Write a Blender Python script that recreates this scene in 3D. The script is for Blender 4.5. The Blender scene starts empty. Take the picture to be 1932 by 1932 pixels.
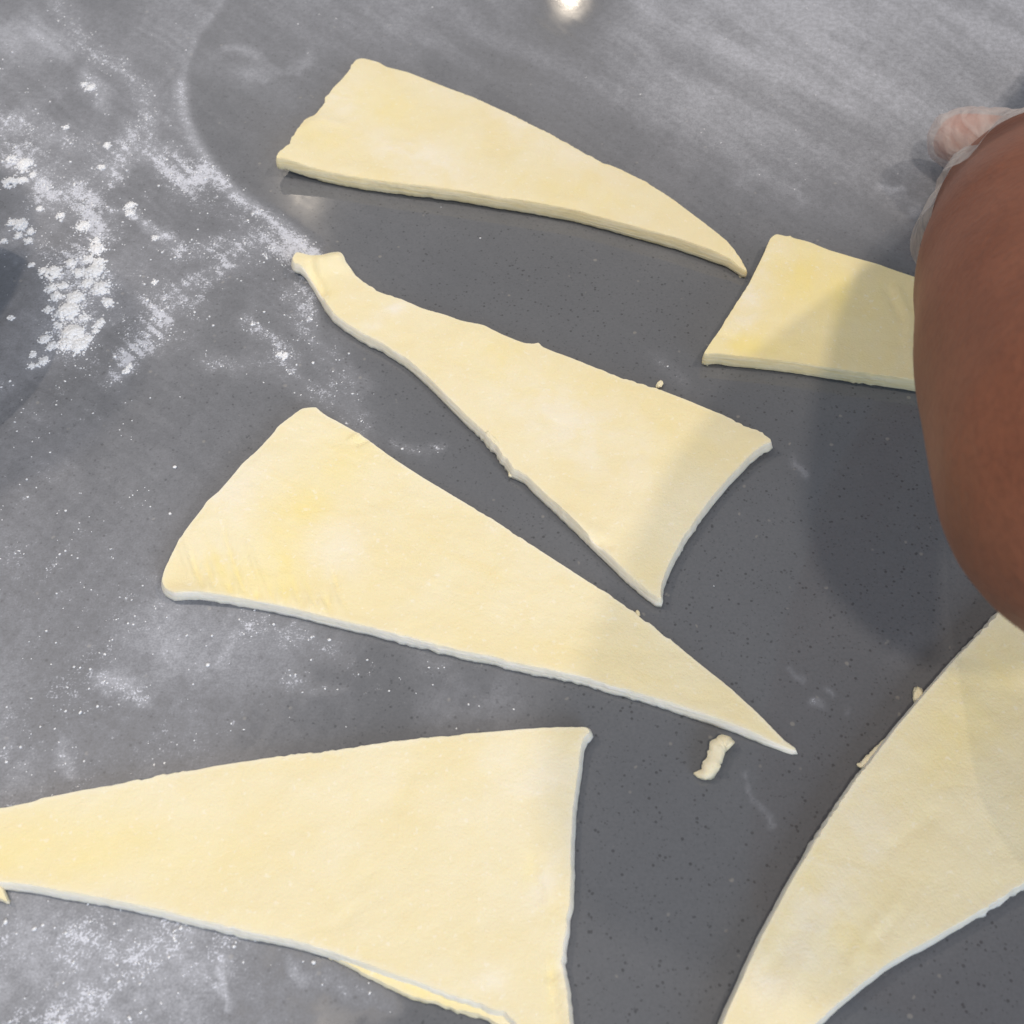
import bpy, bmesh, math, random
import numpy as np
from mathutils import Vector, Matrix
from mathutils.geometry import delaunay_2d_cdt

random.seed(7)
rng = np.random.default_rng(11)
S = bpy.context.scene
C = S.collection

# ------------------------------------------------------------------ camera
PITCH = math.radians(54.0)
DIST = 0.42
HALF = math.tan(math.radians(23.5))
PXW = 1932.0                       # outlines below were measured on a 1932 px wide view
FPX = (PXW / 2) / HALF
CAM = Vector((0.0, -DIST * math.cos(PITCH), DIST * math.sin(PITCH)))
FWD = Vector((0, math.cos(PITCH), -math.sin(PITCH)))
UP = Vector((0, math.sin(PITCH), math.cos(PITCH)))
RIGHT = Vector((1, 0, 0))

cam_data = bpy.data.cameras.new('camera')
cam = bpy.data.objects.new('camera', cam_data)
C.objects.link(cam)
cam.location = CAM
cam.rotation_euler = (math.radians(90) - PITCH, 0, 0)
cam_data.sensor_width = 36
cam_data.lens = 18 / HALF
cam_data.clip_start = 0.01
cam_data.clip_end = 50
cam_data.dof.use_dof = True
cam_data.dof.focus_distance = 0.43
cam_data.dof.aperture_fstop = 20
S.camera = cam


def ray(px, py):
    return RIGHT * ((px - PXW / 2) / FPX) + UP * ((PXW / 2 - py) / FPX) + FWD


def pix(px, py, z=0.0):
    """photo pixel -> point on the horizontal plane at height z"""
    d = ray(px, py)
    return CAM + d * ((z - CAM.z) / d.z)


def pixd(px, py, depth):
    return CAM + ray(px, py) * depth


def to_px(x, y, z=0.0):
    rx, ry, rz = x - CAM.x, y - CAM.y, z - CAM.z
    dep = ry * FWD.y + rz * FWD.z
    return PXW / 2 + FPX * rx / dep, PXW / 2 - FPX * (ry * UP.y + rz * UP.z) / dep


# ------------------------------------------------------------------ world, lamps, exposure
W = bpy.data.worlds.new('World')
S.world = W
W.use_nodes = True
bg = W.node_tree.nodes['Background']
bg.inputs['Color'].default_value = (0.80, 0.90, 1.0, 1)
bg.inputs['Strength'].default_value = 0.325


def lamp(name, loc, power, col, radius=0.04, aim=None, cone=60):
    l = bpy.data.lights.new(name, 'SPOT' if aim else 'POINT')
    l.energy = power
    l.color = col
    l.shadow_soft_size = radius
    o = bpy.data.objects.new(name, l)
    C.objects.link(o)
    o.location = loc
    if aim:
        l.spot_size = math.radians(cone); l.spot_blend = 1.0
        o.rotation_euler = (Vector(aim) - Vector(loc)).to_track_quat('-Z', 'Y').to_euler()
    return o


def mirror_lamp_pos(px, py, height):
    q = pix(px, py, 0)
    d = q - CAM
    r = Vector((d.x, d.y, -d.z))
    return q + r * (height / r.z)


WARM = (1.0, 0.87, 0.71)
lamp('downlight_far', mirror_lamp_pos(1076, -22, 1.5), 3.2, WARM, 0.02)
lamp('downlight_mid', mirror_lamp_pos(572, 356, 1.5), 1.3, WARM, 0.015)
lamp('downlight_over', mirror_lamp_pos(455, 1919, 1.5), 20, WARM, 0.010, (-0.40, 0.22, 0), 62)
lamp('downlight_left', (-1.05, 0.30, 1.5), 31, WARM, 0.08, (-0.25, 0.15, 0), 50)
lamp('downlight_behind', (0.03, -0.88, 1.5), 40, WARM, 0.05, (-0.10, 0.22, 0), 60)
lamp('downlight_side', (0.93, 0.10, 1.5), 28, WARM, 0.05)

al = bpy.data.lights.new('window_daylight', 'AREA')
al.shape = 'RECTANGLE'
al.size = 1.2
al.size_y = 1.0
al.energy = 21
al.color = (0.70, 0.84, 1.0)
win = bpy.data.objects.new('window_daylight', al)
C.objects.link(win)
win.location = (1.0, -1.7, 0.85)
win.rotation_euler = (Vector((0.0, 0.0, 0)) - win.location).to_track_quat('-Z', 'Y').to_euler()

S.view_settings.view_transform = 'Standard'
S.view_settings.look = 'None'
S.view_settings.gamma = 1
S.view_settings.exposure = 0
S.view_settings.use_curve_mapping = False


# ------------------------------------------------------------------ noise helpers
def _hash(ix, iy, seed):
    h = (ix.astype(np.int64) * 374761393 + iy.astype(np.int64) * 668265263 + seed * 974634533) & 0xffffffff
    h = ((h ^ (h >> 13)) * 1274126177) & 0xffffffff
    h = ((h ^ (h >> 16)) * 2246822519) & 0xffffffff
    return ((h ^ (h >> 15)) & 0xffffffff) / 4294967295.0


def vnoise(x, y, seed=0):
    x = np.asarray(x, float); y = np.asarray(y, float)
    ix = np.floor(x); iy = np.floor(y)
    fx = x - ix; fy = y - iy
    fx = fx * fx * (3 - 2 * fx); fy = fy * fy * (3 - 2 * fy)
    a = _hash(ix, iy, seed); b = _hash(ix + 1, iy, seed)
    c = _hash(ix, iy + 1, seed); d = _hash(ix + 1, iy + 1, seed)
    return (a * (1 - fx) + b * fx) * (1 - fy) + (c * (1 - fx) + d * fx) * fy


def fbm(x, y, seed=0, octv=4, gain=0.55):
    s = 0; a = 1; t = 0
    for k in range(octv):
        s = s + a * vnoise(x * 2 ** k + 17.3 * k, y * 2 ** k - 9.1 * k, seed + k)
        t += a; a *= gain
    return s / t


def sstep(a, b, x):
    t = np.clip((x - a) / (b - a), 0, 1)
    return t * t * (3 - 2 * t)


def seg_dist(px, py, poly):
    best = np.full(np.shape(px), 1e9)
    for (x0, y0), (x1, y1) in zip(poly[:-1], poly[1:]):
        dx, dy = x1 - x0, y1 - y0
        t = np.clip(((px - x0) * dx + (py - y0) * dy) / (dx * dx + dy * dy + 1e-9), 0, 1)
        best = np.minimum(best, np.hypot(px - x0 - t * dx, py - y0 - t * dy))
    return best


# ------------------------------------------------------------------ node helpers
def new_mat(name):
    m = bpy.data.materials.new(name)
    m.use_nodes = True
    nt = m.node_tree
    return m, nt, nt.nodes, nt.links, nt.nodes['Principled BSDF']


def n_attr(nt, name):
    a = nt.nodes.new('ShaderNodeAttribute'); a.attribute_name = name
    return a.outputs['Fac']


def n_noise(nt, vec, scale, detail=4, rough=0.55, dist=0.0):
    n = nt.nodes.new('ShaderNodeTexNoise')
    n.inputs['Scale'].default_value = scale
    n.inputs['Detail'].default_value = detail
    n.inputs['Roughness'].default_value = rough
    n.inputs['Distortion'].default_value = dist
    nt.links.new(vec, n.inputs['Vector'])
    return n.outputs['Fac']


def n_math(nt, op, a, b=None, clamp=False):
    n = nt.nodes.new('ShaderNodeMath'); n.operation = op; n.use_clamp = clamp
    for i, v in enumerate((a, b)):
        if v is None: continue
        if isinstance(v, (int, float)): n.inputs[i].default_value = v
        else: nt.links.new(v, n.inputs[i])
    return n.outputs[0]


def n_range(nt, v, a, b, c=0.0, d=1.0):
    n = nt.nodes.new('ShaderNodeMapRange'); n.interpolation_type = 'SMOOTHSTEP'
    for i, val in ((1, a), (2, b), (3, c), (4, d)):
        if isinstance(val, (int, float)): n.inputs[i].default_value = val
        else: nt.links.new(val, n.inputs[i])
    nt.links.new(v, n.inputs[0])
    return n.outputs[0]


def n_mix(nt, fac, a, b):
    n = nt.nodes.new('ShaderNodeMix'); n.data_type = 'RGBA'
    if isinstance(fac, (int, float)): n.inputs[0].default_value = fac
    else: nt.links.new(fac, n.inputs[0])
    for i, v in ((6, a), (7, b)):
        if isinstance(v, tuple): n.inputs[i].default_value = (*v, 1)
        else: nt.links.new(v, n.inputs[i])
    return n.outputs[2]


def n_coord(nt):
    return nt.nodes.new('ShaderNodeTexCoord').outputs['Object']


def n_map(nt, vec, scale=(1, 1, 1), rot=(0, 0, 0)):
    n = nt.nodes.new('ShaderNodeMapping')
    n.inputs['Scale'].default_value = scale
    n.inputs['Rotation'].default_value = rot
    nt.links.new(vec, n.inputs['Vector'])
    return n.outputs[0]


def n_bump(nt, h, strength, dist, normal=None):
    n = nt.nodes.new('ShaderNodeBump')
    n.inputs['Strength'].default_value = strength
    n.inputs['Distance'].default_value = dist
    nt.links.new(h, n.inputs['Height'])
    if normal is not None: nt.links.new(normal, n.inputs['Normal'])
    return n.outputs[0]


# ------------------------------------------------------------------ materials
def mat_counter():
    m, nt, N, L, P = new_mat('grey_quartz_with_flour_dust')
    co = n_coord(nt)
    # quartz: cloudy grey with dark and pale chips
    cloud = n_noise(nt, co, 9, 3)
    col = n_mix(nt, n_range(nt, cloud, 0.3, 0.7), (0.116, 0.121, 0.137), (0.134, 0.139, 0.155))
    fine = n_noise(nt, co, 900, 2)
    col = n_mix(nt, n_range(nt, fine, 0.35, 0.7, 0, 0.35), col, (0.095, 0.100, 0.113))
    v = N.new('ShaderNodeTexVoronoi'); v.inputs['Scale'].default_value = 430
    L.new(co, v.inputs['Vector'])
    sel = n_math(nt, 'MULTIPLY', n_range(nt, v.outputs['Distance'], 0.12, 0.30, 1, 0),
                 n_range(nt, n_noise(nt, co, 330, 1), 0.46, 0.60))
    col = n_mix(nt, n_math(nt, 'MULTIPLY', sel, 0.62), col, (0.035, 0.035, 0.038))
    v3 = N.new('ShaderNodeTexVoronoi'); v3.inputs['Scale'].default_value = 820
    L.new(co, v3.inputs['Vector'])
    sel3 = n_math(nt, 'MULTIPLY', n_range(nt, v3.outputs['Distance'], 0.14, 0.36, 1, 0),
                  n_range(nt, n_noise(nt, co, 520, 1), 0.48, 0.60))
    col = n_mix(nt, n_math(nt, 'MULTIPLY', sel3, 0.42), col, (0.045, 0.046, 0.052))
    v2 = N.new('ShaderNodeTexVoronoi'); v2.inputs['Scale'].default_value = 210
    L.new(co, v2.inputs['Vector'])
    sel2 = n_math(nt, 'MULTIPLY', n_range(nt, v2.outputs['Distance'], 0.10, 0.22, 1, 0),
                  n_range(nt, n_noise(nt, co, 140, 1), 0.60, 0.66))
    col = n_mix(nt, n_math(nt, 'MULTIPLY', sel2, 0.35), col, (0.36, 0.34, 0.31))
    # flour: a thin smeared film plus settled grains
    film = n_attr(nt, 'film'); grain = n_attr(nt, 'grain')
    g1 = n_noise(nt, co, 1300, 3, 0.65)
    g2 = n_noise(nt, co, 380, 4, 0.65, 0.3)
    gn = n_math(nt, 'ADD', n_math(nt, 'MULTIPLY', g1, 0.55), n_math(nt, 'MULTIPLY', g2, 0.45))
    thr = n_math(nt, 'SUBTRACT', 0.63, n_math(nt, 'MULTIPLY', grain, 0.24))
    gm = n_range(nt, gn, thr, n_math(nt, 'ADD', thr, 0.09))
    gm = n_math(nt, 'MULTIPLY', gm, n_range(nt, grain, 0.02, 0.25))
    fm = n_math(nt, 'MULTIPLY', film, n_range(nt, gn, 0.36, 0.64, 0.70, 1.28))
    tot = n_math(nt, 'ADD', fm, n_math(nt, 'MULTIPLY', gm, 0.46), clamp=True)
    col = n_mix(nt, tot, col, (0.635, 0.665, 0.775))
    L.new(col, P.inputs['Base Color'])
    rough = n_range(nt, n_math(nt, 'ADD', film, n_math(nt, 'MULTIPLY', grain, 0.2)), 0.0, 0.25, 0.07, 0.5)
    L.new(rough, P.inputs['Roughness'])
    P.inputs['IOR'].default_value = 1.5
    L.new(n_range(nt, tot, 0.0, 0.25, 0.40, 0.15), P.inputs['Specular IOR Level'])
    hb = n_math(nt, 'ADD', gm, n_math(nt, 'MULTIPLY', n_noise(nt, co, 160, 2), 0.05))
    L.new(n_bump(nt, hb, 0.35, 0.0004), P.inputs['Normal'])
    return m


def mat_dough(name, tone=0.0, streak=0.0, rot=0.0):
    m, nt, N, L, P = new_mat(name)
    co = n_coord(nt)
    big = n_noise(nt, co, 26, 4, 0.55, 0.6)
    mid = n_noise(nt, co, 75, 4, 0.6, 0.4)
    a = n_map(nt, n_map(nt, co, rot=(0, 0, rot)), (1, 0.22, 1))
    st = n_noise(nt, a, 95, 4, 0.6, 0.3)
    col = n_mix(nt, n_range(nt, big, 0.34, 0.68), (0.785, 0.692, 0.428), (0.800, 0.730, 0.510))
    col = n_mix(nt, n_range(nt, mid, 0.50, 0.75, 0, 0.45), col, (0.785, 0.675, 0.375))
    col = n_mix(nt, n_range(nt, st, 0.52, 0.78, 0, 0.25 + streak), col, (0.79, 0.66, 0.32))
    col = n_mix(nt, n_math(nt, 'MULTIPLY', n_attr(nt, 'butter'), n_range(nt, st, 0.3, 0.7, 0.5, 1.0)), col, (0.82, 0.70, 0.29))
    dust = n_math(nt, 'MULTIPLY', n_attr(nt, 'dust'), n_range(nt, mid, 0.35, 0.65, 0.35, 1.0))
    col = n_mix(nt, dust, col, (0.83, 0.79, 0.70))
    # tiny flour flecks
    fl = n_noise(nt, co, 480, 2)
    col = n_mix(nt, n_range(nt, fl, 0.62, 0.72, 0, 0.45), col, (0.86, 0.82, 0.72))
    # cut faces are paler, with thin lamination
    lay = n_noise(nt, n_map(nt, co, (0.10, 0.10, 1.6)), 620, 3, 0.6)
    sidec = n_mix(nt, n_range(nt, lay, 0.35, 0.65), (0.78, 0.70 + .05 * tone, 0.50 + .16 * tone), (0.82, 0.765 + .035 * tone, 0.62 + .14 * tone))  # tone: cut-face differences plus window light and shade put into the colour
    col = n_mix(nt, n_attr(nt, 'side'), col, sidec)
    L.new(col, P.inputs['Base Color'])
    P.inputs['Roughness'].default_value = 0.62
    P.inputs['Specular IOR Level'].default_value = 0.28
    P.inputs['Subsurface Weight'].default_value = 0.10
    P.inputs['Subsurface Radius'].default_value = (0.9, 0.6, 0.3)
    P.inputs['Subsurface Scale'].default_value = 0.0025
    h = n_math(nt, 'ADD', n_math(nt, 'MULTIPLY', n_noise(nt, co, 1100, 3, 0.65), 0.55),
               n_math(nt, 'ADD', n_math(nt, 'MULTIPLY', mid, 1.6), n_math(nt, 'MULTIPLY', st, 0.9 + 2 * streak)))
    h = n_math(nt, 'ADD', h, n_math(nt, 'MULTIPLY', n_math(nt, 'MULTIPLY', lay, n_attr(nt, 'side')), 0.9))
    L.new(n_bump(nt, h, 0.55, 0.0006), P.inputs['Normal'])
    return m


def mat_flour():
    m, nt, N, L, P = new_mat('white_flour')
    co = n_coord(nt)
    P.inputs['Base Color'].default_value = (0.76, 0.78, 0.84, 1)
    P.inputs['Roughness'].default_value = 0.9
    P.inputs['Specular IOR Level'].default_value = 0.1
    L.new(n_bump(nt, n_noise(nt, co, 1500, 3), 0.5, 0.0004), P.inputs['Normal'])
    return m


def mat_skin():
    m, nt, N, L, P = new_mat('brown_skin')
    co = n_coord(nt)
    a = n_noise(nt, co, 22, 4, 0.6)
    b = n_noise(nt, co, 420, 3, 0.6)
    col = n_mix(nt, n_range(nt, a, 0.3, 0.7), (0.220, 0.083, 0.050), (0.285, 0.110, 0.066))
    col = n_mix(nt, n_range(nt, b, 0.38, 0.70, 0, 0.4), col, (0.165, 0.066, 0.044))
    col = n_mix(nt, n_attr(nt, 'palm'), col, (0.60, 0.25, 0.18))
    fl = n_noise(nt, co, 160, 3, 0.6, 1.0)
    col = n_mix(nt, n_range(nt, fl, 0.72, 0.80, 0, 0.10), col, (0.45, 0.32, 0.28))
    L.new(col, P.inputs['Base Color'])
    P.inputs['Roughness'].default_value = 0.55
    P.inputs['Specular IOR Level'].default_value = 0.25
    P.inputs['Subsurface Weight'].default_value = 0.12
    P.inputs['Subsurface Radius'].default_value = (1.0, 0.35, 0.2)
    P.inputs['Subsurface Scale'].default_value = 0.003
    P.inputs['Sheen Weight'].default_value = 0.03
    P.inputs['Sheen Roughness'].default_value = 0.4
    v = N.new('ShaderNodeTexVoronoi'); v.inputs['Scale'].default_value = 480
    L.new(co, v.inputs['Vector'])
    h = n_math(nt, 'ADD', n_math(nt, 'MULTIPLY', v.outputs['Distance'], 0.6), b)
    L.new(n_bump(nt, h, 0.40, 0.0005), P.inputs['Normal'])
    return m


def mat_glove():
    m, nt, N, L, P = new_mat('thin_white_plastic_glove')
    co = n_coord(nt)
    out = N['Material Output']
    P.inputs['Base Color'].default_value = (0.88, 0.87, 0.88, 1)
    P.inputs['Roughness'].default_value = 0.32
    wr = n_noise(nt, n_map(nt, co, (1, 0.5, 1)), 130, 3, 0.5, 1.2)
    nb = n_bump(nt, wr, 0.6, 0.002)
    L.new(nb, P.inputs['Normal'])
    tl = N.new('ShaderNodeBsdfTranslucent'); tl.inputs['Color'].default_value = (0.85, 0.84, 0.85, 1)
    tr = N.new('ShaderNodeBsdfTransparent'); tr.inputs['Color'].default_value = (0.96, 0.95, 0.95, 1)
    m1 = N.new('ShaderNodeMixShader'); m1.inputs[0].default_value = 0.40
    L.new(P.outputs[0], m1.inputs[1]); L.new(tl.outputs[0], m1.inputs[2])
    m2 = N.new('ShaderNodeMixShader')
    L.new(n_range(nt, wr, 0.3, 0.7, 0.58, 0.34), m2.inputs[0])
    L.new(m1.outputs[0], m2.inputs[1]); L.new(tr.outputs[0], m2.inputs[2])
    L.new(m2.outputs[0], out.inputs['Surface'])
    return m


def mat_cloth():
    m, nt, N, L, P = new_mat('dark_cotton')
    co = n_coord(nt)
    L.new(n_mix(nt, n_noise(nt, co, 300, 3), (0.03, 0.03, 0.035), (0.06, 0.06, 0.07)), P.inputs['Base Color'])
    P.inputs['Roughness'].default_value = 0.9
    return m


# ------------------------------------------------------------------ object helpers
def link(name, me, mat=None, parent=None, label=None, cat=None, group=None, kind=None):
    o = bpy.data.objects.new(name, me)
    C.objects.link(o)
    if mat: me.materials.append(mat)
    if parent: o.parent = parent
    if label: o['label'] = label
    if cat: o['category'] = cat
    if group: o['group'] = group
    if kind: o['kind'] = kind
    return o


def mesh_np(name, verts, faces):
    """faces: (n,k) int array"""
    me = bpy.data.meshes.new(name)
    faces = np.asarray(faces, np.int32); k = faces.shape[1]
    me.vertices.add(len(verts)); me.vertices.foreach_set('co', np.asarray(verts, np.float32).ravel())
    me.loops.add(faces.size); me.loops.foreach_set('vertex_index', faces.ravel())
    me.polygons.add(len(faces))
    me.polygons.foreach_set('loop_start', np.arange(0, faces.size, k, dtype=np.int32))
    me.polygons.foreach_set('use_smooth', np.ones(len(faces), bool))
    me.update(calc_edges=True)
    return me


def add_attr(me, name, vals):
    a = me.attributes.new(name, 'FLOAT', 'POINT')
    a.data.foreach_set('value', np.asarray(vals, np.float32))


# ------------------------------------------------------------------ flour maps (photo pixels, laid on the counter)
ARC = [(430, -40), (415, 8), (372, 62), (350, 118), (342, 165), (349, 220), (368, 265), (397, 312), (441, 360),
       (489, 393), (544, 426), (581, 463), (606, 490)]


def arc_side(px, py):
    """x of the arc at a given y, so that px - arc < 0 is the floury side"""
    ys = np.array([p[1] for p in ARC], float); xs = np.array([p[0] for p in ARC], float)
    return px - np.interp(py, ys, xs)


# small heaps of flour: (x, y, radius) in photo pixels
HEAPS = [(48, 310, 15), (22, 302, 9), (20, 345, 13), (42, 340, 8), (62, 330, 6), (38, 425, 14), (22, 420, 7), (58, 437, 7),
         (158, 427, 12), (115, 407, 7), (182, 455, 8), (184, 470, 13), (186, 495, 11), (135, 497, 10), (100, 515, 16),
         (82, 512, 8), (150, 515, 10), (178, 512, 17), (190, 545, 16), (142, 563, 16), (128, 588, 21), (118, 592, 12),
         (204, 570, 9), (96, 545, 10), (105, 560, 10), (120, 540, 8), (138, 632, 23), (128, 648, 17), (150, 652, 18),
         (85, 640, 10), (98, 652, 8), (82, 682, 9), (62, 670, 5), (60, 690, 5), (186, 612, 8), (180, 625, 5), (125, 240, 5),
         (172, 166, 9), (160, 160, 5), (203, 275, 6), (192, 315, 5), (246, 388, 9), (245, 402, 7), (292, 450, 5), (75, 395, 5),
         (55, 455, 6), (35, 445, 6), (165, 535, 10), (168, 490, 9), (110, 615, 7), (160, 600, 7), (90, 585, 6), (292, 533, 4),
         (537, 672, 6), (528, 668, 4), (240, 700, 5), (245, 692, 4), (20, 600, 4), (8, 455, 4), (60, 500, 4), (165, 640, 9)]


def flour_maps(px, py):
    wx = px + 26 * (fbm(px / 60, py / 60, 3) - .5) * 2
    wy = py + 26 * (fbm(px / 60, py / 60, 23) - .5) * 2
    film = np.zeros_like(px); grain = np.zeros_like(px)

    def st(poly, w, f, g, warp=True):
        nonlocal film, grain
        d = seg_dist(wx if warp else px, wy if warp else py, poly)
        k = np.exp(-(d / w) ** 2)
        film = film + f * k; grain = grain + g * k

    cloud = fbm(px / 170, py / 170, 40, 5)
    streak = fbm((px * 0.9 + py * 0.42) / 330, (py * 0.9 - px * 0.42) / 55, 51, 5)
    sweep = fbm((px * 0.55 + py * 0.83) / 60, (py * 0.55 - px * 0.83) / 210, 77, 5)
    left = arc_side(px, py)
    # floury side of the swept arc
    inside = sstep(2, -16, left) * sstep(700, 480, py)
    film += inside * 0.05 * sstep(0.25, 0.65, cloud)
    near = np.exp(-np.clip(-left, 0, None) / 75) * inside
    grain += near * 0.62 * sstep(230, 380, py) + near * 0.12
    film += near * 0.10 * sstep(150, 330, py)
    st(ARC[:10], 8, 0.11, 0.10, False)
    st(ARC[4:], 13, 0.16, 0.35, False)
    # left-hand field
    fld = sstep(480, 120, px + 0.25 * np.abs(py - 520)) * sstep(60, 320, py) * sstep(1000, 700, py)
    grain += 0.42 * fld * sstep(0.30, 0.62, cloud); film += 0.12 * fld * sstep(.3, .7, sweep)
    # individual sweeps and patches
    st([(107, 10), (150, 60), (172, 92), (220, 128), (255, 175), (285, 225)], 26, 0.13, 0.42)
    st([(160, 150), (175, 168), (190, 185)], 22, 0.22, 0.32)
    st([(60, 60), (110, 95)], 30, 0.20, 0.10)
    st([(0, 60), (20, 80)], 30, 0.18, 0.08)
    st([(0, 225), (60, 240), (110, 265)], 24, 0.16, 0.30)
    st([(10, 300), (60, 300), (75, 360)], 30, 0.14, 0.55)
    st([(205, 325), (240, 290), (300, 292), (330, 340), (360, 345)], 24, 0.18, 0.62)
    st([(240, 255), (290, 270), (330, 285)], 18, 0.10, 0.30)
    st([(213, 392), (250, 410), (280, 432), (320, 450)], 12, 0.18, 0.45)
    st([(115, 350), (170, 390), (200, 445)], 22, 0.12, 0.5)
    st([(440, 505), (400, 515), (350, 560), (305, 600), (262, 650), (225, 705)], 22, 0.15, 0.62)
    st([(330, 470), (420, 460), (520, 450), (575, 475)], 26, 0.14, 0.60)
    st([(180, 470), (240, 540), (330, 600)], 60, 0.05, 0.24)
    st([(470, 610), (520, 650), (560, 690)], 20, 0.09, 0.45)
    st([(400, 690), (520, 700), (640, 760), (690, 800)], 26, 0.08, 0.32)
    st([(560, 560), (600, 640), (660, 720)], 28, 0.10, 0.28)
    st([(740, 830), (820, 850)], 12, 0.06, 0.30)
    st([(80, 470), (130, 560), (140, 650)], 55, 0.05, 0.22)
    # top: soft wiped clouds
    top = sstep(330, 0, py) * sstep(150, 500, px)
    film += top * (0.08 + 0.09 * sstep(.35, .75, streak))
    tr = sstep(900, 1500, px) * sstep(560, 120, py + 0.10 * (1932 - px) - 60)
    film += tr * (0.25 + 0.10 * sstep(.3, .75, streak)); grain += tr * 0.08 * sstep(.4, .7, streak)
    st([(430, 95), (470, 92), (490, 98)], 14, 0.16, 0.05)
    st([(470, 135), (540, 125), (590, 108)], 14, 0.11, 0.04)
    st([(560, 20), (680, 60), (760, 90)], 40, 0.05, 0.05)
    st([(1660, 350), (1690, 362)], 8, 0.16, 0.12)
    st([(1720, 395), (1740, 405)], 9, 0.10, 0.12)
    st([(1400, 330), (1470, 350), (1510, 372)], 18, 0.07, 0.10)
    # lower left: dusted field with small flakes
    low = sstep(620, 260, px - 0.1 * (py - 1200)) * sstep(820, 1080, py)
    film += low * (0.06 + 0.09 * sstep(.36, .70, cloud)); grain += low * (0.14 + 0.24 * sstep(.40, .7, sweep))
    mid = np.exp(-(seg_dist(px, py, [(330, 1220), (560, 1230), (760, 1290), (920, 1330)]) / 85) ** 2)
    film += mid * 0.10 * sstep(.3, .65, cloud); grain += mid * 0.22 * sstep(.4, .7, sweep)
    st([(200, 1280), (235, 1300), (280, 1330)], 16, 0.16, 0.25)
    st([(185, 1275), (240, 1295)], 14, 0.13, 0.1)
    st([(470, 1190), (560, 1190), (620, 1210)], 26, 0.08, 0.48)
    st([(130, 1400), (130, 1450)], 16, 0.16, 0.15)
    st([(440, 1190), (430, 1260)], 10, 0.08, 0.16)
    st([(545, 1275), (590, 1290), (640, 1300)], 14, 0.06, 0.2)
    # under the bottom piece
    bl = sstep(760, 350, px) * sstep(1640, 1760, py)
    film += bl * (0.08 + 0.08 * sstep(.35, .7, cloud)); grain += bl * 0.08 * sstep(.4, .68, sweep)
    st([(425, 1822), (430, 1860), (440, 1890)], 9, 0.28, 0.1)
    st([(415, 1865), (420, 1868)], 5, 0.3, 0.2)
    st([(545, 1830), (575, 1850)], 13, 0.22, 0.12)
    st([(620, 1840), (690, 1880), (720, 1900)], 26, 0.12, 0.22)
    st([(150, 1880), (110, 1930)], 30, 0.06, 0.22)
    st([(190, 1905), (230, 1930)], 14, 0.12, 0.25)
    # right-hand flecks
    st([(1528, 1330), (1545, 1336)], 7, 0.10, 0.42)
    st([(1560, 1308), (1566, 1316)], 6, 0.10, 0.40)
    st([(1600, 1338), (1606, 1340)], 6, 0.06, 0.25)
    st([(1495, 1258), (1520, 1285)], 5, 0.07, 0.15)
    st([(1400, 1470), (1430, 1510), (1455, 1550)], 6, 0.08, 0.10)
    st([(1490, 880), (1510, 888)], 9, 0.13, 0.12)
    st([(1245, 690), (1290, 730)], 16, 0.04, 0.20)
    st([(1690, 1225), (1760, 1215)], 26, 0.03, 0.02)
    fine = fbm(px / 9, py / 9, 131, 3)
    patch = fbm(px / 34, py / 34, 151, 4)
    dusty = 0.016 + 0.070 * sstep(1000, 250, px) + 0.05 * sstep(600, 0, py)
    dusty = dusty * (1 - sstep(-6, 20, left) * sstep(520, 470, py) * sstep(900, 600, px) * 0.30)
    ux, uy = px * 0.80 + py * 0.60, py * 0.80 - px * 0.60
    wipe = fbm((ux + 40 * patch) / 150, (uy + 22 * cloud * 2) / 9, 171, 4)
    vx, vy = px * 0.62 - py * 0.78, py * 0.62 + px * 0.78
    wipe2 = fbm((vx + 40 * patch) / 130, (vy + 30 * patch) / 12, 191, 4)
    wp = np.where(py < 900, 0.65 * wipe + 0.35 * wipe2, 0.4 * wipe + 0.6 * wipe2)
    ps = sstep(.32, .68, 0.35 * patch + 0.65 * wp)
    film = film * (0.86 + 0.28 * ps) + dusty * (0.8 + 0.4 * ps)
    grain = grain * (0.35 + 1.1 * ps) * (0.6 + 0.8 * fine)
    halo = np.zeros_like(px)
    for hx, hy, hr in HEAPS:
        halo = np.maximum(halo, np.exp(-((px - hx) ** 2 + (py - hy) ** 2) / (1.5 * hr) ** 2))
    film = film + .09 * halo; grain = grain + .08 * halo
    for cx, cy, r in ((1078, 0, 75), (455, 1919, 30)):
        w = 1 - (0.97 if cx > 900 else 0.45) * np.exp(-((px - cx) ** 2 + (py - cy) ** 2) / r ** 2)
        film = film * w; grain = grain * w
    return np.clip(film * 1.15, 0, 0.6), np.clip(grain * 1.1, 0, 1)


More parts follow.
